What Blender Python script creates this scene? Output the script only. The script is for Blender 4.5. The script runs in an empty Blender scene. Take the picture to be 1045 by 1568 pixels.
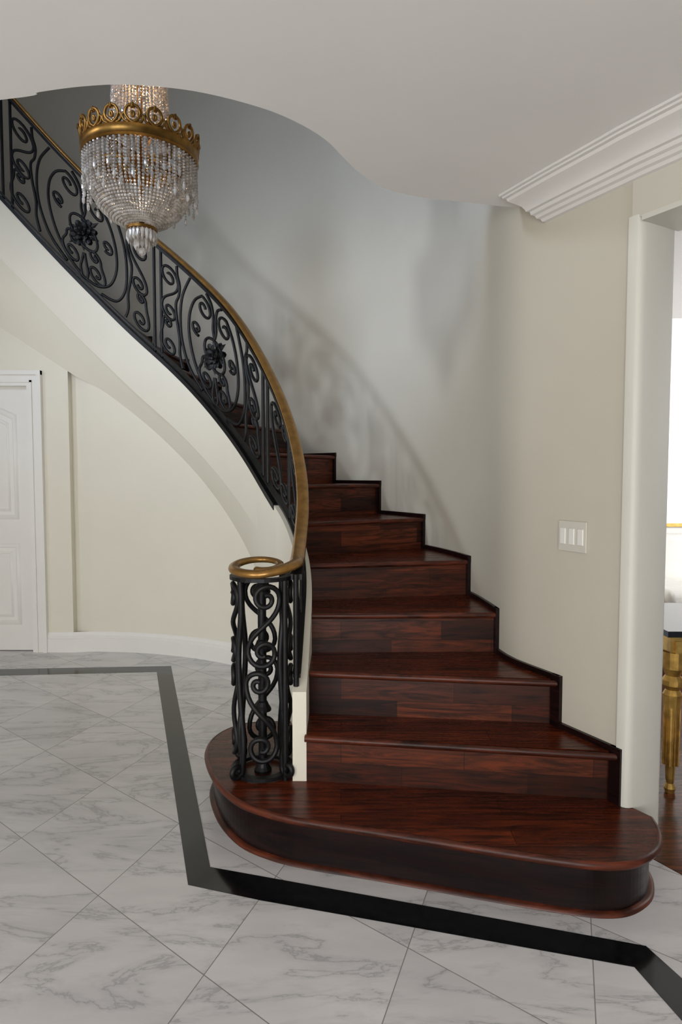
import bpy, bmesh, math, random
from mathutils import Vector, Matrix
random.seed(4)
R_=math.radians
H=1.33; PITCH=R_(3.2); F=1000.0
sc=bpy.context.scene
try:
    sc.view_settings.view_transform='Standard'
    sc.view_settings.look='None'
except Exception: pass

def U(x,y,h):
    """survey: photo position on a horizontal level h -> plan position"""
    dx=(x-522.5)/F; dy=(y-784)/F
    fw=math.cos(PITCH)-dy*math.sin(PITCH); dn=math.sin(PITCH)+dy*math.cos(PITCH)
    t=(H-h)/dn
    return (dx*t,fw*t)

# ------------------------------------------------------------- materials
def newmat(name):
    m=bpy.data.materials.new(name); m.use_nodes=True
    nt=m.node_tree; b=nt.nodes['Principled BSDF']; return m,nt,b
def N(nt,t,**kw):
    n=nt.nodes.new(t)
    for k,v in kw.items():
        if k in n.inputs.keys(): n.inputs[k].default_value=v
        else: setattr(n,k,v)
    return n
def L(nt,a,b): nt.links.new(a,b)
def ramp(nt,stops):
    r=nt.nodes.new('ShaderNodeValToRGB'); e=r.color_ramp.elements
    e[0].position=stops[0][0]; e[0].color=(*stops[0][1],1)
    e[1].position=stops[-1][0]; e[1].color=(*stops[-1][1],1)
    for p,c in stops[1:-1]:
        x=e.new(p); x.color=(*c,1)
    return r
def paint(name,col,rough=.6,var=.03,scale=3,bump=.02):
    m,nt,b=newmat(name)
    tc=N(nt,'ShaderNodeTexCoord'); no=N(nt,'ShaderNodeTexNoise',Scale=scale,Detail=3.0)
    L(nt,tc.outputs['Object'],no.inputs['Vector'])
    r=ramp(nt,[(.3,tuple(c*(1-var) for c in col)),(.7,tuple(min(1,c*(1+var)) for c in col))])
    L(nt,no.outputs['Fac'],r.inputs[0]); L(nt,r.outputs[0],b.inputs['Base Color'])
    b.inputs['Roughness'].default_value=rough
    n2=N(nt,'ShaderNodeTexNoise',Scale=60.0,Detail=2.0); L(nt,tc.outputs['Object'],n2.inputs['Vector'])
    bp=N(nt,'ShaderNodeBump',Strength=bump,Distance=.01); L(nt,n2.outputs['Fac'],bp.inputs['Height']); L(nt,bp.outputs[0],b.inputs['Normal'])
    return m
def metal(name,col,rough,met=1.0,var=.3):
    m,nt,b=newmat(name)
    tc=N(nt,'ShaderNodeTexCoord'); no=N(nt,'ShaderNodeTexNoise',Scale=25.0,Detail=3.0)
    L(nt,tc.outputs['Object'],no.inputs['Vector'])
    r=ramp(nt,[(.3,tuple(c*(1-var) for c in col)),(.7,tuple(min(1,c*(1+var)) for c in col))])
    L(nt,no.outputs['Fac'],r.inputs[0]); L(nt,r.outputs[0],b.inputs['Base Color'])
    b.inputs['Roughness'].default_value=rough; b.inputs['Metallic'].default_value=met
    return m
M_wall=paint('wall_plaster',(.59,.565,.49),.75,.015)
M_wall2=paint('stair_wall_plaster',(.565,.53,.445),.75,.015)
M_under=paint('cream_plaster',(.76,.725,.615),.7,.015)
M_ceil=paint('ceiling_paint',(.84,.825,.81),.8,.015)
M_crown=paint('crown_paint',(.72,.70,.675),.7,.015)
M_trim=paint('trim_white',(.80,.785,.74),.4,.02)
M_white=paint('jamb_white',(.64,.63,.565),.5,.02)
M_iron=metal('wrought_iron',(.009,.009,.010),.45,.5)
M_gold=metal('antique_gold',(.24,.12,.028),.42)
M_gilt=metal('gilded_wood',(.55,.34,.09),.35,.8)
M_rail=metal('handrail_bronze',(.32,.17,.045),.25,.6,.2)
M_swp=paint('switch_plastic',(.62,.60,.53),.35,.01)
M_black=paint('black_granite',(.006,.007,.008),.10,.5,40,0)
M_cloth=paint('upholstery',(.75,.73,.68),.9,.05,8,.2)
# marble tile floor
m,nt,b=newmat('marble_tile'); M_marble=m
tc=N(nt,'ShaderNodeTexCoord'); sp=N(nt,'ShaderNodeSeparateXYZ'); L(nt,tc.outputs['Object'],sp.inputs[0])
O=(-.771,2.0); e1=(.405,-.33); e2=(.15,.43); det=e1[0]*e2[1]-e1[1]*e2[0]
def lin(ax,ay,c):
    a=N(nt,'ShaderNodeMath',operation='MULTIPLY'); a.inputs[1].default_value=ax; L(nt,sp.outputs['X'],a.inputs[0])
    q=N(nt,'ShaderNodeMath',operation='MULTIPLY_ADD'); q.inputs[1].default_value=ay; L(nt,sp.outputs['Y'],q.inputs[0]); L(nt,a.outputs[0],q.inputs[2])
    w=N(nt,'ShaderNodeMath',operation='ADD'); w.inputs[1].default_value=c; L(nt,q.outputs[0],w.inputs[0]); return w.outputs[0]
A=lin(e2[1]/det,-e2[0]/det,(-O[0]*e2[1]+O[1]*e2[0])/det)
B=lin(-e1[1]/det,e1[0]/det,(O[0]*e1[1]-O[1]*e1[0])/det)
def grout(v,w):
    f=N(nt,'ShaderNodeMath',operation='FRACT'); L(nt,v,f.inputs[0])
    s=N(nt,'ShaderNodeMath',operation='SUBTRACT'); L(nt,f.outputs[0],s.inputs[0]); s.inputs[1].default_value=.5
    a=N(nt,'ShaderNodeMath',operation='ABSOLUTE'); L(nt,s.outputs[0],a.inputs[0])
    g=N(nt,'ShaderNodeMath',operation='GREATER_THAN'); L(nt,a.outputs[0],g.inputs[0]); g.inputs[1].default_value=.5-w
    fl=N(nt,'ShaderNodeMath',operation='FLOOR'); L(nt,v,fl.inputs[0])
    return g.outputs[0],fl.outputs[0]
g1,f1=grout(A,.003); g2,f2=grout(B,.0035)
mx=N(nt,'ShaderNodeMath',operation='MAXIMUM'); L(nt,g1,mx.inputs[0]); L(nt,g2,mx.inputs[1])
cb=N(nt,'ShaderNodeCombineXYZ'); L(nt,f1,cb.inputs[0]); L(nt,f2,cb.inputs[1])
wn=N(nt,'ShaderNodeTexWhiteNoise',noise_dimensions='3D'); L(nt,cb.outputs[0],wn.inputs['Vector'])
sc5=N(nt,'ShaderNodeVectorMath',operation='SCALE'); sc5.inputs['Scale'].default_value=9; L(nt,wn.outputs['Color'],sc5.inputs[0])
ad=N(nt,'ShaderNodeVectorMath',operation='ADD'); L(nt,sc5.outputs[0],ad.inputs[0]); L(nt,tc.outputs['Object'],ad.inputs[1])
mp=N(nt,'ShaderNodeMapping'); mp.inputs['Rotation'].default_value=(0,0,.75); mp.inputs['Scale'].default_value=(.8,2.6,1); L(nt,ad.outputs[0],mp.inputs[0])
no=N(nt,'ShaderNodeTexNoise',Scale=1.9,Detail=8.0,Roughness=.62,Distortion=.5); L(nt,mp.outputs[0],no.inputs['Vector'])
W0=(.69,.675,.67)
vr=ramp(nt,[(.43,W0),(.485,(.62,.61,.61)),(.50,(.45,.445,.445)),(.51,(.61,.60,.60)),(.56,W0)])
L(nt,no.outputs['Fac'],vr.inputs[0])
n2=N(nt,'ShaderNodeTexNoise',Scale=1.6,Detail=5.0,Roughness=.6); L(nt,mp.outputs[0],n2.inputs['Vector'])
vr2=ramp(nt,[(.36,(.82,.82,.83)),(.60,(1,1,1))]); L(nt,n2.outputs['Fac'],vr2.inputs[0])
mu=N(nt,'ShaderNodeMix',data_type='RGBA',blend_type='MULTIPLY'); mu.inputs[0].default_value=.8; L(nt,vr.outputs[0],mu.inputs[6]); L(nt,vr2.outputs[0],mu.inputs[7])
tv=ramp(nt,[(0,(.92,.92,.93)),(1,(1.0,1.0,1.0))]); L(nt,wn.outputs['Value'],tv.inputs[0])
mu2=N(nt,'ShaderNodeMix',data_type='RGBA',blend_type='MULTIPLY'); mu2.inputs[0].default_value=1; L(nt,mu.outputs[2],mu2.inputs[6]); L(nt,tv.outputs[0],mu2.inputs[7])
mg=N(nt,'ShaderNodeMix',data_type='RGBA'); L(nt,mx.outputs[0],mg.inputs[0]); L(nt,mu2.outputs[2],mg.inputs[6]); mg.inputs[7].default_value=(.24,.23,.215,1)
L(nt,mg.outputs[2],b.inputs['Base Color']); b.inputs['Roughness'].default_value=.25
# wood
def wood(name,vert,c1,c2,rough,bw=.45,rh=.085,sat=(1.7,1.35,1.2)):
    m,nt,b=newmat(name); tc=N(nt,'ShaderNodeTexCoord'); sp=N(nt,'ShaderNodeSeparateXYZ'); L(nt,tc.outputs['Object'],sp.inputs[0])
    cb=N(nt,'ShaderNodeCombineXYZ'); L(nt,sp.outputs['X'],cb.inputs[0]); L(nt,sp.outputs['Z' if vert else 'Y'],cb.inputs[1])
    br=N(nt,'ShaderNodeTexBrick'); br.inputs['Scale'].default_value=1; br.inputs['Mortar Size'].default_value=.0012; br.inputs['Brick Width'].default_value=bw; br.inputs['Row Height'].default_value=rh
    br.inputs['Color1'].default_value=(*c1,1); br.inputs['Color2'].default_value=(*c2,1); br.inputs['Mortar'].default_value=(c1[0]*.2,c1[1]*.2,c1[2]*.2,1)
    L(nt,cb.outputs[0],br.inputs['Vector'])
    mp=N(nt,'ShaderNodeMapping'); mp.inputs['Scale'].default_value=(2.2,24,24) if not vert else (2.2,2.2,24); L(nt,tc.outputs['Object'],mp.inputs[0])
    no=N(nt,'ShaderNodeTexNoise',Scale=1.3,Detail=7.0,Distortion=1.8,Roughness=.66); L(nt,mp.outputs[0],no.inputs['Vector'])
    r=ramp(nt,[(.36,(.28,.24,.24)),(.5,(.9,.82,.8)),(.64,sat)]); L(nt,no.outputs['Fac'],r.inputs[0])
    mu=N(nt,'ShaderNodeMix',data_type='RGBA',blend_type='MULTIPLY'); mu.inputs[0].default_value=1; L(nt,br.outputs['Color'],mu.inputs[6]); L(nt,r.outputs[0],mu.inputs[7])
    L(nt,mu.outputs[2],b.inputs['Base Color'])
    rr=ramp(nt,[(.3,(rough*1.3,)*3),(.7,(rough*.85,)*3)]); L(nt,no.outputs['Fac'],rr.inputs[0]); L(nt,rr.outputs[0],b.inputs['Roughness'])
    b.inputs['Specular IOR Level'].default_value=.26
    return m
M_tread=wood('mahogany_tread',False,(.112,.024,.0085),(.055,.011,.004),.25,1.1,.09)
M_riser=wood('mahogany_riser',True,(.098,.026,.010),(.016,.0045,.0025),.38)
M_dark=wood('dark_wood_trim',True,(.010,.004,.004),(.008,.0035,.004),.3,3,3)
M_nose=wood('mahogany_nosing',True,(.085,.024,.012),(.05,.013,.007),.3,3,3)
M_wfloor=wood('wood_floor',False,(.10,.035,.018),(.07,.022,.012),.2,1.1,.09)
# crystal
m,nt,b=newmat('crystal'); M_crys=m
b.inputs['Roughness'].default_value=.08
b.inputs['Transmission Weight'].default_value=.5; b.inputs['IOR'].default_value=1.5
no=N(nt,'ShaderNodeTexNoise',Scale=30.0); r=ramp(nt,[(.3,(.42,.38,.33)),(.7,(.85,.82,.77))]); tc=N(nt,'ShaderNodeTexCoord')
L(nt,tc.outputs['Object'],no.inputs['Vector']); L(nt,no.outputs['Fac'],r.inputs[0]); L(nt,r.outputs[0],b.inputs['Base Color'])

# ------------------------------------------------------------- helpers
def link(o,parent=None):
    sc.collection.objects.link(o)
    if parent: o.parent=parent
    return o
def empty(name): 
    e=bpy.data.objects.new(name,None); e.empty_display_size=.1; return link(e)
def mesh(name,v,f,mat,parent=None,smooth=False,mats=None,fm=None,recalc=True,tri=False):
    me=bpy.data.meshes.new(name); me.from_pydata([tuple(a) for a in v],[],f)
    me.update()
    bm=bmesh.new(); bm.from_mesh(me)
    if tri: bmesh.ops.triangulate(bm,faces=[q for q in bm.faces if len(q.verts)>4])
    if recalc: bmesh.ops.recalc_face_normals(bm,faces=bm.faces)
    bm.to_mesh(me); bm.free()
    me.materials.append(mat)
    if smooth:
        for p in me.polygons: p.use_smooth=True
    return link(bpy.data.objects.new(name,me),parent)
class G:
    def __init__(s): s.v=[];s.f=[]
    def add(s,v,f):
        o=len(s.v); s.v+=[tuple(a) for a in v]; s.f+=[[i+o for i in q] for q in f]
    def prism(s,poly,z0,z1):
        n=len(poly); z0=z0 if isinstance(z0,(list,tuple)) else [z0]*n; z1=z1 if isinstance(z1,(list,tuple)) else [z1]*n
        v=[(p[0],p[1],z0[i]) for i,p in enumerate(poly)]+[(p[0],p[1],z1[i]) for i,p in enumerate(poly)]
        f=[list(range(n))[::-1],list(range(n,2*n))]+[[i,(i+1)%n,n+(i+1)%n,n+i] for i in range(n)]
        s.add(v,f)
    def box(s,x0,x1,y0,y1,z0,z1): s.prism([(x0,y0),(x1,y0),(x1,y1),(x0,y1)],z0,z1)
    def obox(s,c,ax,w,d,z0,z1):
        ax=Vector(ax).normalized(); nx=Vector((-ax.y,ax.x)); c=Vector(c)
        s.prism([c-ax*w/2-nx*d/2,c+ax*w/2-nx*d/2,c+ax*w/2+nx*d/2,c-ax*w/2+nx*d/2],z0,z1)
    def sweep(s,path,prof,closed=False,scl=None):
        n=len(path); m=len(prof); v=[]
        for i,p in enumerate(path):
            a=path[(i-1)%n] if closed else path[max(0,i-1)]; c=path[(i+1)%n] if closed else path[min(n-1,i+1)]
            t=Vector((c[0]-a[0],c[1]-a[1])); t=t.normalized() if t.length>1e-7 else Vector((1,0)); nn=(-t.y,t.x)
            k=scl[i] if scl else 1
            for (l,z) in prof: v.append((p[0]+nn[0]*l*k,p[1]+nn[1]*l*k,p[2]+z*k))
        f=[]
        for i in range(n if closed else n-1):
            for j in range(m):
                k=(j+1)%m; i2=(i+1)%n; f.append([i*m+j,i*m+k,i2*m+k,i2*m+j])
        if not closed: f+= [list(range(m)),list(range((n-1)*m,n*m))[::-1]]
        s.add(v,f)
    def lathe(s,c,prof,seg=20):
        v=[];m=len(prof)
        for i in range(seg):
            a=2*math.pi*i/seg
            for r,z in prof: v.append((c[0]+r*math.cos(a),c[1]+r*math.sin(a),c[2]+z))
        f=[[i*m+j,((i+1)%seg)*m+j,((i+1)%seg)*m+j+1,i*m+j+1] for i in range(seg) for j in range(m-1)]
        s.add(v,f)
    def obj(s,name,mat,parent=None,smooth=False,**k): return mesh(name,s.v,s.f,mat,parent,smooth,**k)
def autosm(o,ang=35):
    for p in o.data.polygons: p.use_smooth=True
    try: o.data.set_sharp_from_angle(angle=R_(ang))
    except Exception: pass
def interp(tab,x):
    if x<=tab[0][0]: return tab[0][1]
    for (a,ya),(b_,yb) in zip(tab,tab[1:]):
        if x<=b_: return ya+(yb-ya)*(x-a)/(b_-a)
    return tab[-1][1]
def smoothtab(tab,x):
    return sum(interp(tab,x+d)*w for d,w in ((-5,.15),(-2.5,.22),(0,.26),(2.5,.22),(5,.15)))
def catmull(P,n=8,closed=False):
    out=[];N_=len(P); P=[Vector(p) for p in P]
    rng=range(N_ if closed else N_-1)
    for i in rng:
        p0=P[(i-1)%N_] if closed or i>0 else P[0]; p1=P[i]; p2=P[(i+1)%N_]; p3=P[(i+2)%N_] if closed or i+2<N_ else P[-1]
        for k in range(n):
            t=k/n; out.append(.5*((2*p1)+(p2-p0)*t+(2*p0-5*p1+4*p2-p3)*t*t+(3*p1-p0-3*p2+p3)*t**3))
    if not closed: out.append(P[-1])
    return out
def cm2(P,n=5): return [tuple(q) for q in catmull([Vector(p) for p in P],n)]
CX,CY=-1.9,2.85; RI=1.730; RO=2.60
def I(a,R=RI):
    if a>=0: return (CX+R*math.cos(R_(a)),CY+R*math.sin(R_(a)))
    return (CX+R,CY+1.75*R_(a))
NEG=[(-50,(1.13,1.91)),(-37,(1.02,2.14)),(-20,(.842,2.48)),(-8,(.735,2.70)),(0,(CX+RO,CY))]
def Oo(a,off=0):
    def raw(a):
        if a>=0: return Vector((CX+RO*math.cos(R_(a)),CY+RO*math.sin(R_(a))))
        for (x0,p0),(x1,p1) in zip(NEG,NEG[1:]):
            if a<=x1: 
                t=(a-x0)/(x1-x0); return Vector(p0).lerp(Vector(p1),t)
    def sm(a):
        if a>=6: return raw(a)
        return (raw(max(-49,a-3))+raw(a)*2+raw(a+3))/4
    p=sm(a)
    if off:
        q=sm(a+.5); r=sm(a-.5); t=(q-r).normalized(); n=Vector((-t.y,t.x)) # left = toward centre
        p=p+n*off
    return (p.x,p.y)
BASE=[(-15,.50),(-8,.60),(0,.76),(10,.93),(20,1.08),(30,1.22),(45,1.59),(60,1.97),(75,2.33),(90,2.77),(105,3.26),(120,3.72),(150,4.6)]
TOP=[(-15,.965),(-8,1.01),(0,1.13),(10,1.36),(20,1.62),(30,1.90),(45,2.35),(60,2.72),(75,3.08),(90,3.52),(105,4.02),(120,4.48),(150,5.34)]
base=lambda a:smoothtab(BASE,a); top=lambda a:smoothtab(TOP,a)
def fr(a,b_,n): return [a+(b_-a)*i/n for i in range(n+1)]

# ------------------------------------------------------------- room shell
ZC=2.42; ZU=5.5
g=G(); g.prism([(-4.9,-3.1),(2.3,-3.1),(1.72,1.12),(1.04,2.27),(.9,6),(-4.9,6)],-.1,0); g.obj('floor',M_marble)
g=G(); g.prism([(1.045,2.27),(1.725,1.12),(2.3,-3.1),(7,-3.1),(7,8),(.91,8),(.91,6)],-.1,.0); g.obj('floor_side_room',M_wfloor)
ring_in=[(-60,1026),(262,1020),(322,1328),(600,1378),(990,1449),(1060,1512)]
ring_out=[(-60,1036),(240,1029),(288,1355),(400,1379),(610,1416),(972,1481),(1060,1580)]
poly=[U(x,y,0) for x,y in ring_in]+[U(x,y,0) for x,y in ring_out[::-1]]
g=G(); g.prism(poly,0.0,.0012); g.obj('floor_inlay_border',M_black,tri=True)
edge=[(-4.65,2.3),(-3.2,2.25),(-2.0,2.12)]+[U(x,y,ZC) for x,y in [(0,153),(60,141),(130,132),(200,130),(300,140),(400,165),(460,190),(500,215),(525,240),(548,262),(575,281),(600,292),(650,303),(700,308),(760,315)]]+[(.78,2.74)]
edge=[tuple(p) for p in catmull([Vector(e) for e in edge],6)]
poly=edge+[(.9,2.55),(1.06,2.22),(1.7,1.1),(2.3,-3.05),(-4.65,-3.05)]
g=G(); g.prism(poly,ZC,ZC+.32); g.obj('ceiling',M_ceil,tri=True)
g=G(); g.box(-4.9,2.6,-3.1,6,ZU,ZU+.1); g.obj('ceiling_stairwell',M_ceil)
def ribbon_wall(name,pts,z0,z1,th,mat,smooth=True):
    n=len(pts); ou=[]
    for i in range(n):
        a=Vector(pts[max(0,i-1)]); c=Vector(pts[min(n-1,i+1)]); t=(c-a).normalized(); ou.append((pts[i][0]+t.y*th,pts[i][1]-t.x*th))
    z0=z0 if isinstance(z0,list) else [z0]*n; z1=z1 if isinstance(z1,list) else [z1]*n
    v=[];f=[]
    for i in range(n):
        v+=[(*pts[i],z0[i]),(*pts[i],z1[i]),(*ou[i],z1[i]),(*ou[i],z0[i])]
    for i in range(n-1):
        for j in range(4):
            k=(j+1)%4; f.append([i*4+j,i*4+k,i*4+4+k,i*4+4+j])
    f+=[[0,1,2,3],[n*4-4,n*4-3,n*4-2,n*4-1]]
    o=mesh(name,v,f,mat); autosm(o); return o
J=(.972,2.225)
pts=[J]+[Oo(a) for a in fr(-32,180,106)]+[(CX-RO,1.5),(CX-RO,0),(CX-RO,-3.05)]
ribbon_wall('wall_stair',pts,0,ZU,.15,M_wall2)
d=Vector((.5,-.866)); nrm=Vector((.866,.5)); Jv=Vector(J)
g=G(); c0=Jv-d*.012; T=.185
prof=[c0+d*.0-nrm*.004, c0+d*.03-nrm*.004,c0+d*.04+nrm*.002,c0+d*.046+nrm*.010,c0+d*.05+nrm*.025,c0+d*.05+nrm*(T-.02),c0+d*.045+nrm*(T-.006),c0+d*.03+nrm*T,c0+nrm*T]
g.prism(prof,0,2.19)
o=g.obj('trim_1',M_white); autosm(o,50)
A0=Jv+d*.038; A1=Jv+d*1.25; A2=Vector((2.2,-3.05))
g=G(); g.prism([A0-d*.04,A1,A1+nrm*T,A0-d*.04+nrm*T],2.18,ZU); g.prism([A1,A2,A2+Vector((.18,0)),A1+nrm*T],0,ZU); g.obj('wall_right',M_wall)
g=G(); g.prism([A0+nrm*-.006,A1-nrm*.006,A1+nrm*(T+.006),A0+nrm*(T+.006)],2.165,2.182); g.obj('trim_2',M_white)
# crown moulding, its free end cut obliquely
prof=[(0,0),(-.15,0),(-.15,-.008),(-.140,-.010),(-.138,-.016),(-.126,-.018),(-.122,-.028),(-.100,-.038),(-.078,-.050),(-.068,-.062),(-.064,-.070),(-.052,-.072),(-.048,-.084),(-.036,-.088),(-.030,-.098),(-.018,-.102),(-.012,-.112),(0,-.115)]
cp=[Vector(Oo(a)) for a in fr(-14.5,-32,9)]+[A0,A0+d*.4,A1-d*.02]
g=G(); g.sweep([(p.x,p.y,ZC) for p in cp],prof)
t0=(cp[0]-cp[1]).normalized()
for j,(l,z) in enumerate(prof):
    if l<0:
        s_=-l/.15*.10; x,y,zz_=g.v[j]; g.v[j]=(x+t0.x*s_,y+t0.y*s_,zz_)
x,y,zz_=g.v[0]; g.v[0]=(x+t0.x*.05,y+t0.y*.05,zz_)
o=g.obj('trim_3',M_crown); autosm(o,25)
# front wall (behind the viewpoint) with windows
g=G()
wins=[(-4.0,-2.2),(-1.6,.9)]
y0,y1=-3.1,-2.95
xs=[-4.65]+[q for w in wins for q in w]+[2.3]
for i in range(0,len(xs),2): g.box(xs[i],xs[i+1],y0,y1,0,ZU)
for w in wins: g.box(w[0],w[1],y0,y1,0,.25); g.box(w[0],w[1],y0,y1,2.25,ZU)
g.obj('wall_front',M_wall)
for i,w in enumerate(wins):
    g=G(); 
    for x in fr(w[0]+.03,w[1]-.03,3): g.box(x-.03,x+.03,y0+.03,y1+.02,.25,2.25)
    for z in (.28,1.3,2.22): g.box(w[0],w[1],y0+.03,y1+.02,z-.03,z+.03)
    g.obj('window_%d'%(i+1),M_trim)

# ------------------------------------------------------------- under-stair walls and soffit
rb=lambda a: smoothtab([(-90,1.712),(22,1.712),(38,1.93),(50,2.04),(200,2.06)],a)
WB=[(-90,0),(33,0),(40,.27),(46,.56),(52,.84),(62,1.25),(75,1.66),(90,2.06)]
wb=lambda a: max(0,smoothtab(WB,a)) if a>36 else 0
rin=lambda a: interp([(-15,1.718),(0,1.708),(15,1.702),(200,1.702)],a)
v=[];f=[];ns=7
YD=4.87
def botpt(a):
    if a<=90: x,y=I(a,rb(a)); return (x,y,wb(a))
    t=(a-90); return (-1.96-.036*t,YD,2.06+.0235*t)
ang2=fr(-14.7,150,110)
for a in ang2:
    p=Vector((*I(a,rin(a)),base(a)-.02)); q=Vector(botpt(a))
    if a<0: q=Vector((*I(a,rin(a)),0))
    for k in range(ns+1):
        t=k/ns; m_=p.lerp(q,t)
        if a>25: m_.z-= .05*math.sin(math.pi*t)*min(1,(a-25)/20)
        v.append(m_)
for i in range(len(ang2)-1):
    for k in range(ns): f.append([i*(ns+1)+k,(i+1)*(ns+1)+k,(i+1)*(ns+1)+k+1,i*(ns+1)+k+1])
stair=empty('curved_staircase')
mesh('soffit',v,f,M_under,stair,True)
pts=[botpt(a)[:2] for a in fr(36,90,40)]
zz=[max(.02,botpt(a)[2]+.01) for a in fr(36,90,40)]
ribbon_wall('wall_under_stair',pts+[(-2.02,YD+.06)],0,zz+[2.1],.06,M_under)
XD=-2.02
dx0,dx1=-3.12,-2.31; dz=2.0
def wtop(x): return 2.06+.0235*((-1.96-x)/.036)
def wp(name,x0,x1,z0):
    g=G()
    v=[(x0,YD,z0),(x1,YD,z0),(x1,YD,wtop(x1)),(x0,YD,wtop(x0))]
    v+=[(a,b_+.12,c) for a,b_,c in v]
    g.add(v,[[0,1,2,3],[7,6,5,4],[0,4,5,1],[1,5,6,2],[2,6,7,3],[3,7,4,0]]); g.obj(name,M_under)
wp('wall_door_right',dx1+.005,XD,0); wp('wall_door_left',-4.0,dx0-.005,0); wp('wall_door_header',dx0-.005,dx1+.005,dz+.005)
g=G()
for s,x in ((1,dx1),(-1,dx0)):
    a,b_=sorted((x-.01*s,x+.095*s)); g.box(a,b_,YD-.018,YD,0,dz+.095)
    a,b_=sorted((x+.07*s,x+.10*s)); g.box(a,b_,YD-.032,YD,0,dz+.10)
    a,b_=sorted((x+.015*s,x+.03*s)); g.box(a,b_,YD-.026,YD,0,dz+.03)
g.box(dx0-.095,dx1+.095,YD-.0178,YD,dz-.01,dz+.095); g.box(dx0-.10,dx1+.10,YD-.033,YD,dz+.07,dz+.101); g.box(dx0-.03,dx1+.03,YD-.026,YD,dz+.015,dz+.03)
g.obj('trim_4',M_trim)
dr=empty('door_1')
g=G(); g.box(dx0,dx1,YD+.03,YD+.07,0.005,dz); g.obj('leaf',M_trim,dr)
def frame(g,x0,x1,z0,z1,arch,w,yf,yb):
    outer=[(x0,z0),(x1,z0),(x1,z1)]; 
    if arch: outer+=[(x1+(x0-x1)*t,z1+arch*math.sin(math.pi*t)**1.0) for t in fr(0,1,12)[1:-1]]
    outer+=[(x0,z1)]
    cx=(x0+x1)/2; cz=(z0+z1)/2; sx=1-2*w/(x1-x0); sz=1-2*w/(z1-z0)
    inner=[(cx+(x-cx)*sx,cz+(z-cz)*sz) for x,z in outer]; n=len(outer)
    v=[(x,yb,z) for x,z in outer]+[(x,yf,z) for x,z in [(cx+(x-cx)*(1+sx)/2,cz+(z-cz)*(1+sz)/2) for x,z in outer]]+[(x,yb,z) for x,z in inner]
    fs=[]
    for i in range(n):
        j=(i+1)%n; fs+=[[i,j,n+j,n+i],[n+i,n+j,2*n+j,2*n+i]]
    g.add(v,fs)
g=G()
for x0,x1 in ((dx0+.11,dx1-.11),):
    frame(g,x0,x1,1.0,1.78,.09,.035,YD+.012,YD+.03); frame(g,x0+.06,x1-.06,1.06,1.72,.08,.02,YD+.018,YD+.03)
    frame(g,x0,x1,.2,.82,0,.035,YD+.012,YD+.03); frame(g,x0+.06,x1-.06,.26,.76,0,.02,YD+.018,YD+.03)
g.obj('panels',M_trim,dr,True)
g=G(); g.lathe((dx0+.06,YD+.0,.95),[(0,-.03),(.02,-.026),(.03,0),(.02,.026),(0,.03)],12); g.obj('knob',M_gold,dr,True)
bp=[(0,0),(.0,.15),(-.006,.15),(-.010,.135),(-.016,.125),(-.016,.105),(-.022,.10),(-.022,0)]
pth=[(*botpt(a)[:2],0) for a in fr(90,37,40)]
g=G(); g.sweep([(-2.02,YD,0)]+pth,[(l,z) for l,z in bp]); o=g.obj('baseboard_back',M_trim); autosm(o,30)
g=G(); g.sweep([(dx1+.10,YD,0),(XD+.005,YD,0)],bp); g.sweep([(-4.0,YD,0),(dx0-.10,YD,0)],bp); g.obj('baseboard_door',M_trim)

# ------------------------------------------------------------- stairs
hz={1:.18,2:.36,3:.54,4:.72,5:.90,6:1.08}
for k in range(7,24): hz[k]=1.275+.195*(k-7)
ia={2:-15.0,3:-8,4:.5,5:9.9,6:20,7:30,8:39,9:47.5,10:55.5,11:63.5,12:71.5}
oa={2:-32.5,3:-20,4:0.3,5:10.3,6:23,7:34,8:44.5,9:54,10:62,11:69,12:75.5}
for k in range(13,24): ia[k]=71.5+7.5*(k-12); oa[k]=75.5+7.1*(k-12)
tre=G(); ris=G(); nos=G(); skirt=G()
for k in range(2,23):
    ai,ao=ia[k],oa[k]; bi,bo=ia[k+1]+1.2,oa[k+1]+1.2
    z=hz[k]
    inn=[I(a,1.765) for a in fr(ai,bi,6)]; out=[Oo(a,-.03) for a in fr(ao,bo,6)]
    tre.prism(out[::1]+inn[::-1],z-.024,z)
    p,q=Vector(inn[0]),Vector(out[0]); dd=(q-p).normalized(); nn=Vector((dd.y,-dd.x))
    pr=[(0,-.024),(.006,-.024),(.012,-.018),(.014,-.012),(.012,-.004),(.006,.0006),(0,.0006)]
    pq=Vector(Oo(ao,.0)); 
    nos.sweep([(p.x,p.y,z),(pq.x,pq.y,z)],[(-l,zz_) for l,zz_ in pr])
    off=nn*-.014
    a_=p+off; b_=q+off
    ris.prism([a_,b_,b_-nn*.02,a_-nn*.02],hz[k-1]-.01,z-.022)
    path=[(*Oo(a,0.0),z) for a in fr(ao-.4,oa[k+1]+.3,8)]
    skirt.sweep(path,[(0,-.01),(0,.022),(.014,.022),(.014,-.01)])
    w0=Vector(Oo(ao,0)); t=(Vector(Oo(ao+1,0))-Vector(Oo(ao-1,0))).normalized(); lf=Vector((-t.y,t.x))
    skirt.prism([w0-t*.016,w0+t*.03,w0+t*.03+lf*.016,w0-t*.016+lf*.016],hz[k-1],z+.022)
tre.obj('treads',M_tread,stair); ris.obj('risers',M_riser,stair); o=nos.obj('nosings',M_nose,stair); autosm(o,60)
skirt.obj('wall_skirting',M_dark,stair)
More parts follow.
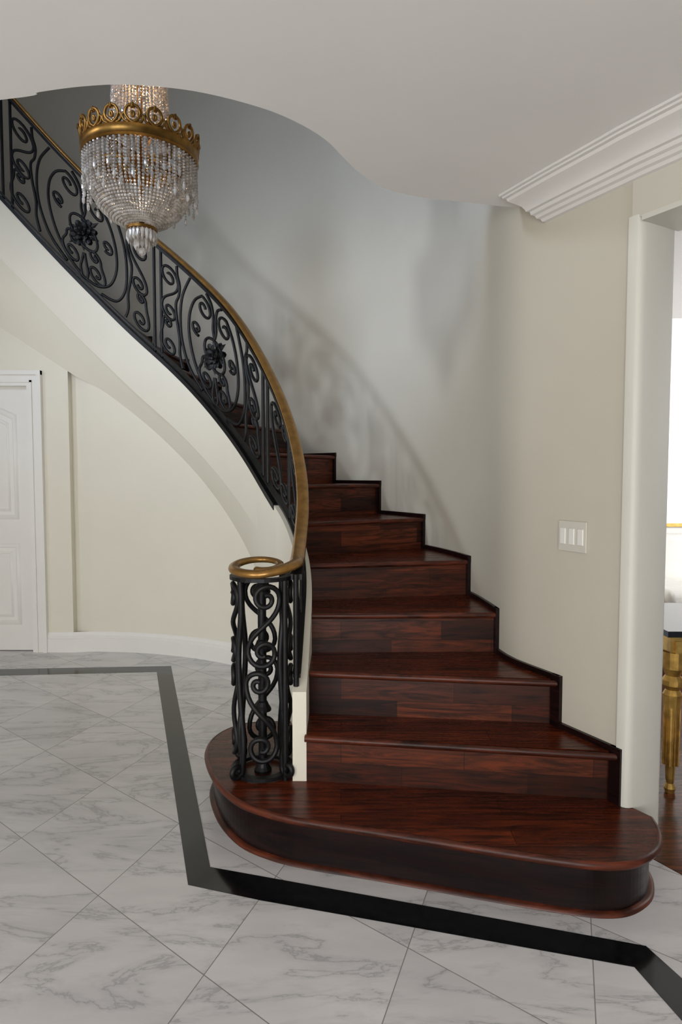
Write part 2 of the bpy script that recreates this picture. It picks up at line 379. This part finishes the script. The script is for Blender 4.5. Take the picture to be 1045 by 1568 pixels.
# starting step
nose=[(1000,1250),(1012,1272),(1008,1298),(975,1318),(925,1322),(850,1314),(750,1299),(650,1283),(560,1269),(470,1256),(410,1243),(362,1224),(330,1194),(316,1162),(318,1140),(335,1122),(365,1109),(400,1104),(446,1104)]
nl=[Vector(U(x,y,.18)) for x,y in nose]
cur=catmull(nl,6)
def inset(c,dist):
    out=[]
    for i in range(len(c)):
        a=c[max(0,i-1)]; b_=c[min(len(c)-1,i+1)]; t=(b_-a).normalized(); out.append(c[i]+Vector((t.y,-t.x))*dist)
    return out
back=[Vector((-.13,2.55)),Vector((.9,2.42)),Vector((.985,2.245))]
s1=G(); s1.prism([tuple(p) for p in inset(cur,.006)]+[tuple(p) for p in back],.156,.18); s1.obj('starting_tread',M_tread,stair,tri=True)
g=G(); g.sweep([(p.x,p.y,.18) for p in cur],[(-.014,-.026),(0,-.024),(.005,-.014),(.001,-.003),(-.006,.0007),(-.010,.0007),(-.014,-.004)]); o=g.obj('starting_nosing',M_nose,stair); autosm(o,60)
g=G(); g.prism([tuple(p) for p in inset(cur,.032)]+[tuple(p) for p in back],0,.157); o=g.obj('starting_riser',M_dark,stair,tri=True)
i2=inset(cur,.032)
g=G(); g.sweep([(p.x,p.y,0) for p in i2],[(-.01,0),(.018,0),(.016,.007),(.008,.012),(-.01,.012)]); o=g.obj('starting_shoe_mould',M_nose,stair); autosm(o,60)
# white curb (closed string)
aa=fr(-14.7,150,120); v=[];f=[]
for a in aa:
    z=base(a); lo=max(0,z-.42)
    if a<24: lo=.0
    v+=[(*I(a,rin(a)),z-.0),(*I(a,1.770),z),(*I(a,1.770),lo),(*I(a,rin(a)),z-.06 if a>24 else lo)]
for i in range(len(aa)-1):
    for j in range(4):
        k=(j+1)%4; f.append([i*4+j,i*4+k,i*4+4+k,i*4+4+j])
f+=[[0,1,2,3]]
o=mesh('closed_string',v,f,M_under,stair); autosm(o)

# ------------------------------------------------------------- railing
rail=empty('stair_railing')
class Curves:
    def __init__(s,name,r,mat,parent,res=1):
        s.c=bpy.data.curves.new(name,'CURVE'); s.c.dimensions='3D'; s.c.bevel_depth=r; s.c.bevel_resolution=res; s.c.use_fill_caps=True; s.c.materials.append(mat)
        s.o=link(bpy.data.objects.new(name,s.c),parent)
    def add(s,pts,r=1.0,r1=None):
        sp=s.c.splines.new('POLY'); sp.points.add(len(pts)-1)
        for i,p in enumerate(pts):
            sp.points[i].co=(*p,1); sp.points[i].radius=r if r1 is None else r+(r1-r)*i/(len(pts)-1)
def spiral(c,r,a0,dr_,turns=1.35,n=26,rin=.22):
    out=[]
    for i in range(n+1):
        t=i/n; a=R_(a0)+dr_*2*math.pi*turns*t; rr=r*(1-t*(1-rin)); out.append((c[0]+rr*math.cos(a),c[1]+rr*math.sin(a)))
    return out
def S2(c1,r1,c2,r2,m=1,turns=1.3,kind='S',bow=0):
    a1=180 if m==1 else 0
    sp1=spiral(c1,r1,a1,-1*m,turns)[::-1]
    if kind=='S':
        a2=0 if m==1 else 180; sp2=spiral(c2,r2,a2,-1*m,turns)
    else:
        a2=a1; sp2=spiral(c2,r2,a2,1*m,turns)
    p0=Vector(sp1[-1]); p1=Vector(sp2[0]); dz_=abs(p0.y-p1.y)*.45
    mid=[]
    q0=p0+Vector((0,-dz_)); q1=p1+Vector((0,dz_))
    if bow: q0.x+=bow; q1.x+=bow
    for t in fr(0,1,12)[1:-1]:
        mid.append(tuple((1-t)**3*p0+3*(1-t)**2*t*q0+3*(1-t)*t*t*q1+t**3*p1))
    return sp1+mid+sp2
W=1.42
def panel_curves():
    C=[]; c=W/2
    for m in (1,-1):
        X=lambda x: c+m*x
        put=lambda P: C.append([(X(x),y) for x,y in P])
        # lyre oval, top ends curled inwards
        ov=cm2([(0,.045),(.13,.09),(.25,.22),(.315,.42),(.31,.62),(.25,.79),(.16,.895)])
        put(ov+spiral((.135,.80),.098,75,1,1.25,26,.2)[1:])
        # C scrolls below the rosette
        put(S2((.10,.33),.06,(.115,.185),.085,-1,1.3,'C'))
        put(cm2([(.02,.045),(.035,.12),(.02,.2),(0.005,.28)]))
        put(cm2([(.0,.62),(.02,.70),(.015,.80),(.04,.90),(.10,.955)]))
        put(spiral((.225,.56),.06,250,1,1.2,20,.25))
        # tall sweep outside the oval
        put(cm2([(.16,.045),(.31,.12),(.40,.30),(.42,.52),(.39,.74),(.30,.96)]))
        # S scrolls next to the posts
        put(S2((.545,.80),.105,(.545,.48),.085,1,1.4,'S'))
        put(S2((.565,.36),.05,(.555,.155),.09,-1,1.35,'C'))
        put(cm2([(.455,.96),(.45,.88),(.425,.80),(.435,.70),(.47,.6),(.46,.46),(.43,.30),(.43,.16),(.40,.05)]))
    C.append([(c+.13*math.cos(q),.475+.13*math.sin(q)) for q in [2*math.pi*i/30 for i in range(31)]])
    return C
def mapper(a0,a1):
    def M(p):
        a=a0+(a1-a0)*p[0]/W; b0=base(a)+.02; t0=top(a)-.03
        return (*I(a),b0+(t0-b0)*p[1])
    return M
scr=Curves('scrollwork',.0096,M_iron,rail,2); bars=Curves('bars',.011,M_iron,rail,1); ros=G()
def rosette(ctr,ux,n,uz=Vector((0,0,1)),s=1.0):
    ctr=Vector(ctr)
    for layer,(cnt,rad,pl,pw,off) in enumerate(((6,.062,.030,.024,0),(5,.036,.026,.022,.012),(4,.016,.016,.014,.022))):
        for i in range(cnt):
            a=2*math.pi*i/cnt+layer*.5; dirv=(ux*math.cos(a)+uz*math.sin(a)); per=(-ux*math.sin(a)+uz*math.cos(a))
            for sg_ in (1,-1):
                c=ctr+dirv*rad*s+n*sg_*(.006+off)
                ringv=[c+dirv*pl*s*math.cos(q)+per*pw*s*math.sin(q)+n*sg_*(.012*math.cos(q)) for q in [2*math.pi*j/9 for j in range(9)]]
                ros.add(ringv+[c+n*sg_*.012],[[j,(j+1)%9,9] for j in range(9)])
    for i in range(6):
        a=2*math.pi*(i+.5)/6; dirv=(ux*math.cos(a)+uz*math.sin(a)); per=(-ux*math.sin(a)+uz*math.cos(a))
        ros.add([ctr+dirv*.05,ctr+dirv*.085+per*.018+n*.006,ctr+dirv*.125,ctr+dirv*.085-per*.018+n*.006,ctr+dirv*.085-n*.008],[[0,1,2,3],[0,1,4],[1,2,4],[2,3,4],[3,0,4]])
    bm=bmesh.new(); bmesh.ops.create_icosphere(bm,subdivisions=2,radius=.024*s); 
    ros.add([x.co+ctr for x in bm.verts],[[q.index for q in fc.verts] for fc in bm.faces]); bm.free()
for a0,a1 in ((68,33),(103,68),(138,103)):
    Mp=mapper(a0,a1)
    for cvs in panel_curves(): scr.add([Mp(p) for p in cvs])
    c=Vector(Mp((W/2,.475))); ca=R_((a0+a1)/2); rosette(c,Vector((-math.sin(ca),math.cos(ca),0)),Vector((-math.cos(ca),-math.sin(ca),0)))
    for x in (0.0,.075): bars.add([Mp((x,-.02)),Mp((x,1.0))],.95)
Mp=mapper(33,-4)
for x in (0.0,.075): bars.add([Mp((x,-.02)),Mp((x,1.0))],.95)
for i in range(3):
    o_=.12+i*.42
    scr.add([Mp(p) for p in S2((o_+.12,.78),.10,(o_+.10,.2),.10,1,1.3,'S')])
    scr.add([Mp(p) for p in S2((o_+.30,.8),.08,(o_+.28,.2),.10,-1,1.3,'C')])
    bars.add([Mp((o_+.40,0)),Mp((o_+.40,1))],.6)
bars.add([(*I(-13.5),base(-13.5)-.0),(*I(-13.5),top(-13.5)-.02)],1.0)
bars.add([(-.210,2.41,.18),(-.210,2.41,.94)],1.0)
g=G(); fl=[(-.016,-.008),(.016,-.008),(.016,.008),(-.016,.008)]
g.sweep([(*I(a),base(a)+.03) for a in fr(-13,150,110)],fl); g.sweep([(*I(a),top(a)-.034) for a in fr(-13,150,110)],[(-.022,-.012),(.022,-.012),(.022,.010),(-.022,.010)])
g.obj('flat_rails',M_iron,rail)
ros.obj('rosettes',M_iron,rail)
g=G(); g.sweep([(*I(a,1.735),base(a)) for a in fr(26,150,90)],[(-.040,-.026),(.038,-.026),(.038,.008),(-.040,.008)]); g.obj('string_cap',M_iron,rail)
# handrail with volute
NC=(-.305,2.49)
hp=[(*I(a),top(a)) for a in fr(150,-11,120)]
zl=hp[-1][2]; scl=[1.0]*len(hp)
r0=I(-11)[0]-NC[0]; yo=I(-11)[1]-NC[1]
hp=hp[:-1]; scl=scl[:-1]
for i in range(71):
    t=i/70; a=R_(10-480*t); r=r0*(1-.66*t**1.1); hp.append((NC[0]+r*math.cos(a),NC[1]+(yo*max(0,1-t*6))*.5+r*math.sin(a),zl-.012*min(1,t*3)+.16*(r*math.sin(a))*min(1,t*5))); scl.append(1-.42*min(1,t*1.5))
prof=[(.028*math.cos(q),.017*math.sin(q)+(.004 if math.sin(q)>0 else 0)) for q in [2*math.pi*i/12 for i in range(12)]]
g=G(); g.sweep(hp,prof,scl=scl); o=g.obj('handrail',M_rail,rail,True)
# newel cage
RN=.110; zb=.195; zt=zl-.05
def cyl(p,R=RN): 
    a=p[0]*2*math.pi; return (NC[0]+R*math.cos(a),NC[1]+R*math.sin(a),zb+(zt-zb)*p[1])
nst=Curves('newel_scrolls',.0098,M_iron,rail,2)
ch=2*math.pi*RN; hh=zt-zb
def nm(p,o,R=RN): return cyl(((p[0]/ch+o),p[1]/hh),R)
for i in range(4):
    o=i/4+.14
    nst.add([nm(p,o) for p in cm2([(0,0),(.012,.12),(-.004,.3),(-.012,.46),(.004,.62),(0,hh)])],1.15)
    nst.add([nm(p,o) for p in S2((.105,hh-.07),.055,(.095,hh-.27),.06,-1,1.3,'S')])
    nst.add([nm(p,o) for p in S2((.075,.36),.05,(.085,.12),.06,1,1.3,'S')])
    a=2*math.pi*o; u=Vector((math.cos(a),math.sin(a),0))
    fs=cm2([(RN,.26),(RN+.008,.19),(RN+.002,.13),(RN-.006,.09)])+[(RN+.025+x,.045+z) for x,z in spiral((0,0),.032,150,1,1.3,22,.25)]
    nst.add([(NC[0]+u.x*r,NC[1]+u.y*r,.18+z) for r,z in fs],1.1)
bars.add([(NC[0],NC[1],.18),(NC[0],NC[1],zl-.03)],1.5)
g=G()
for z,r in ((zb,.108),(zt,.108)):
    g.sweep([(NC[0]+r*math.cos(2*math.pi*i/32),NC[1]+r*math.sin(2*math.pi*i/32),z) for i in range(32)],[(-.014,-.007),(.014,-.007),(.014,.007),(-.014,.007)],True)
for z in (.18,.42,.66,.88):
    g.lathe((NC[0],NC[1],z),[(.0,0),(.034,0),(.034,.008),(.026,.02),(.02,.035),(.0,.05)],14)
g.obj('newel_rings',M_iron,rail)
# ------------------------------------------------------------- light switch
q=Vector(Oo(-22.5)); t=(Vector(Oo(-21))-Vector(Oo(-24))).normalized(); lf=Vector((-t.y,t.x))
sw=empty('light_switch'); 
g=G(); g.obox(q+lf*.004,t,.135,.008,1.045,1.16); o=g.obj('plate',M_swp,sw)
bv=o.modifiers.new('b','BEVEL'); bv.width=.003; bv.segments=2
g=G()
for i in (-1,0,1): g.obox(q+lf*.0095+t*i*.042,t,.027,.006,1.072,1.133)
o=g.obj('rockers',M_trim,sw); bv=o.modifiers.new('b','BEVEL'); bv.width=.002
# ------------------------------------------------------------- chandelier
ch_=empty('crystal_chandelier'); CC=Vector((-.925,3.1,2.80)); RR=.252
bm=bmesh.new(); bmesh.ops.create_icosphere(bm,subdivisions=1,radius=1); iv=[x.co.copy() for x in bm.verts]; jf=[[q.index for q in fc.verts] for fc in bm.faces]; bm.free()
cr=G()
def bead(p,r,st=1.0):
    a=random.random()*3; ca,sa=math.cos(a),math.sin(a)
    cr.add([(p[0]+r*(q.x*ca-q.y*sa),p[1]+r*(q.x*sa+q.y*ca),p[2]+r*st*q.z) for q in iv],jf)
def strand(prof,ang,r=.0072,step=.0142):
    acc=0; pts=[Vector((a,b_)) for a,b_ in prof]; 
    for p,q in zip(pts,pts[1:]):
        Ls=(q-p).length
        if Ls<1e-6: continue
        d_=step-acc if acc else 0
        while d_<=Ls:
            s=p.lerp(q,d_/Ls); bead((CC.x+s.x*math.cos(ang),CC.y+s.x*math.sin(ang),CC.z+s.y),r*random.uniform(.85,1.15)); d_+=step
        acc=Ls-(d_-step)
basket=[(.236,-.02),(.236,-.13),(.218,-.19),(.178,-.25),(.12,-.295),(.06,-.32)]
for i in range(76):
    a=2*math.pi*i/76; strand(basket,a)
for i in range(60):
    a=2*math.pi*(i+.5)/60; ln=(.10,.15,.19)[i%3]
    strand([(RR,-.02),(RR,-.02-ln)],a,.0062,.0135); bead((CC.x+RR*math.cos(a),CC.y+RR*math.sin(a),CC.z-.035-ln),.008,2.3)
for i in range(44):
    a=2*math.pi*i/44; strand([(.138,.05),(.125,.2),(.115,.36),(.12,.55),(.05,.62)],a,.0075,.0145)
for i in range(20):
    a=2*math.pi*i/20; bead((CC.x+.062*math.cos(a),CC.y+.062*math.sin(a),CC.z-.365),.010,3.2)
for i in range(10):
    a=2*math.pi*i/10; bead((CC.x+.03*math.cos(a),CC.y+.03*math.sin(a),CC.z-.395),.010,3.2)
bead((CC.x,CC.y,CC.z-.43),.018,1.4)
cr.obj('crystal_beads',M_crys,ch_)
g=G()
g.lathe(CC,[(RR-.010,-.026),(RR+.004,-.028),(RR+.010,-.020),(RR+.006,-.014),(RR+.006,.010),(RR+.012,.018),(RR-.0,.024),(RR-.010,.024),(RR-.010,-.026)],64)
g.lathe(CC,[(.055,-.325),(.068,-.325),(.07,-.338),(.055,-.338),(.055,-.325)],24)
g.lathe(CC,[(.13,.03),(.15,.03),(.15,.05),(.13,.05),(.13,.03)],24)
g.lathe(CC,[(.10,.55),(.13,.55),(.13,.58),(.02,.66),(.012,.7),(.012,.55)],24)
g.lathe(CC,[(.012,-.3),(.012,ZU-CC.z)],8)
for i in range(6):
    a=2*math.pi*i/6; u=Vector((math.cos(a),math.sin(a))); g.obox((CC.x+u.x*.12,CC.y+u.y*.12),u,.24,.01,CC.z-.005,CC.z+.008)
o=g.obj('gilt_frame',M_gold,ch_); autosm(o,40)
cg=Curves('crown_ornaments',.0068,M_gold,ch_,2)
for i in range(18):
    a=2*math.pi*i/18
    def cm(x,z,out=0): 
        r=RR+.004+out+z*.12; aa_=a+x/RR; return (CC.x+r*math.cos(aa_),CC.y+r*math.sin(aa_),CC.z+.020+z)
    for m in (1,-1):
        cg.add([cm(m*x,z) for x,z in cm2([(0,0),(.020,.015),(.030,.038),(.020,.062),(0,.07),(-.006,.056)])],1.1,.8)
        cg.add([cm(m*x,z) for x,z in cm2([(.018,0),(.036,.010),(.042,.028),(.034,.036)],4)],.9,.7)
    cg.add([cm(0,.06),cm(0,.078,.002)],1.6,.7)
    cg.add([cm(.006*math.cos(q),.033+.010*math.sin(q)) for q in [2*math.pi*j/8 for j in range(9)]],.8)
# ------------------------------------------------------------- side room
g=G(); g.box(1.0,7,6.0,6.15,0,3.0); g.obj('wall_side_back',M_trim)
g=G(); g.box(6.85,7,-3,6,0,3.0); g.obj('wall_side_right',M_trim)
g=G(); g.prism([Jv+d*-.6+nrm*.2+Vector((.1,.3)),A1+nrm*.1,(2.35,-3),(7,-3),(7,6.1),(1,6.1)],2.75,2.9); g.obj('ceiling_side_room',M_ceil,tri=True)
g=G(); g.box(1.0,6.85,5.975,6.0,.86,.89); g.obj('trim_5',M_gilt)
g=G(); g.box(1.0,6.85,5.98,6.0,0,.18); g.obj('baseboard_side',M_trim)
tb=empty('gilded_console_table'); tx,ty=1.385,2.68; w_,d_=.9,.5
def leg(g,x,y):
    g.lathe((x,y,0),[(0,0),(.018,0),(.024,.02),(.015,.04),(.018,.06),(.028,.30),(.038,.42),(.028,.44),(.042,.46),(.042,.48),(.030,.50),(.042,.53),(.042,.60)],16)
    for i in range(12):
        a=2*math.pi*i/12; g.obox((x+.026*math.cos(a),y+.026*math.sin(a)),(math.cos(a),math.sin(a)),.014,.006,.12,.42)
g=G()
for x in (tx,tx+w_): 
    for y in (ty,ty+d_): leg(g,x,y)
g.obj('legs',M_gilt,tb)
g=G(); g.box(tx-.03,tx+w_+.03,ty-.03,ty+d_+.03,.585,.665)
for i in range(14): 
    x=tx+w_*i/13; g.box(x-.012,x+.012,ty-.04,ty-.028,.60,.65)
g.obj('apron',M_gilt,tb)
g=G(); g.box(tx-.05,tx+w_+.05,ty-.05,ty+d_+.05,.67,.695); g.obj('top',M_black,tb)
sf=empty('sofa'); g=G(); x0,y0s=2.15,4.3
g.box(x0,x0+1.8,y0s,y0s+.8,.12,.44); g.box(x0,x0+1.8,y0s+.62,y0s+.85,.12,.88); g.box(x0-.16,x0,y0s,y0s+.85,.12,.64); g.box(x0+1.8,x0+1.96,y0s,y0s+.85,.12,.64)
g.box(x0+.02,x0+.88,y0s-.02,y0s+.62,.44,.56); g.box(x0+.92,x0+1.78,y0s-.02,y0s+.62,.44,.56)
o=g.obj('upholstery',M_cloth,sf); bv=o.modifiers.new('b','BEVEL'); bv.width=.05; bv.segments=4; autosm(o,60)
g=G()
for x in (x0-.1,x0+1.9):
    for y in (y0s+.06,y0s+.78): g.lathe((x,y,0),[(0,0),(.02,0),(.03,.12),(0,.12)],10)
g.obj('feet',M_gilt,sf)

# ------------------------------------------------------------- lights
def area(name,loc,tgt,sx,sy,e,col,spread=180):
    l=bpy.data.lights.new(name,'AREA'); l.shape='RECTANGLE'; l.size=sx; l.size_y=sy; l.energy=e; l.color=col; l.spread=R_(spread)
    o=link(bpy.data.objects.new(name,l)); o.location=loc; dv=Vector(tgt)-Vector(loc); o.rotation_euler=dv.to_track_quat('-Z','Y').to_euler(); return o
area('window_light_a',(-3.1,-2.8,1.15),(-2.6,0.2,2.2),1.7,1.7,72,(1,.975,.955))
area('window_light_b',(-.35,-2.8,1.15),(-.6,0.2,2.2),2.4,1.7,90,(1,.975,.955))
area('rail_shadow_light',(-4.3,1.9,3.55),(.2,4.0,1.5),.42,.42,13,(.80,.88,1.0),80)  # added lamp, no window built here; throws the railing shadow on the wall
area('upper_fill_light',(-2.6,-1.2,4.2),(.9,3.6,1.9),1.3,1.3,36,(.62,.75,1.0),80)  # added bluish fill for the stair wall, no fixture behind it
area('side_room_light',(4.6,3.2,2.0),(3.6,6,1.2),1.6,1.6,130,(.97,.98,1))
def point(n,loc,e,col,r=.03):
    l=bpy.data.lights.new(n,'POINT'); l.energy=e; l.color=col; l.shadow_soft_size=r; o=link(bpy.data.objects.new(n,l)); o.location=loc
point('chandelier_bulb_upper',(CC.x,CC.y,CC.z+.3),3.6,(1,.62,.32)); point('chandelier_bulb_lower',(CC.x,CC.y,CC.z-.12),1.0,(1,.68,.42))
w=bpy.data.worlds.new('sky'); sc.world=w; w.use_nodes=True; bg=w.node_tree.nodes['Background']; bg.inputs[0].default_value=(.75,.85,1,1); bg.inputs[1].default_value=1.0
# ------------------------------------------------------------- camera
cam=bpy.data.cameras.new('camera'); co=link(bpy.data.objects.new('camera',cam)); co.location=(0,0,H); co.rotation_euler=(math.pi/2-PITCH,0,0)
cam.sensor_fit='VERTICAL'; cam.sensor_height=36; cam.sensor_width=24; cam.lens=36*F/1568; cam.clip_start=.02
sc.camera=co
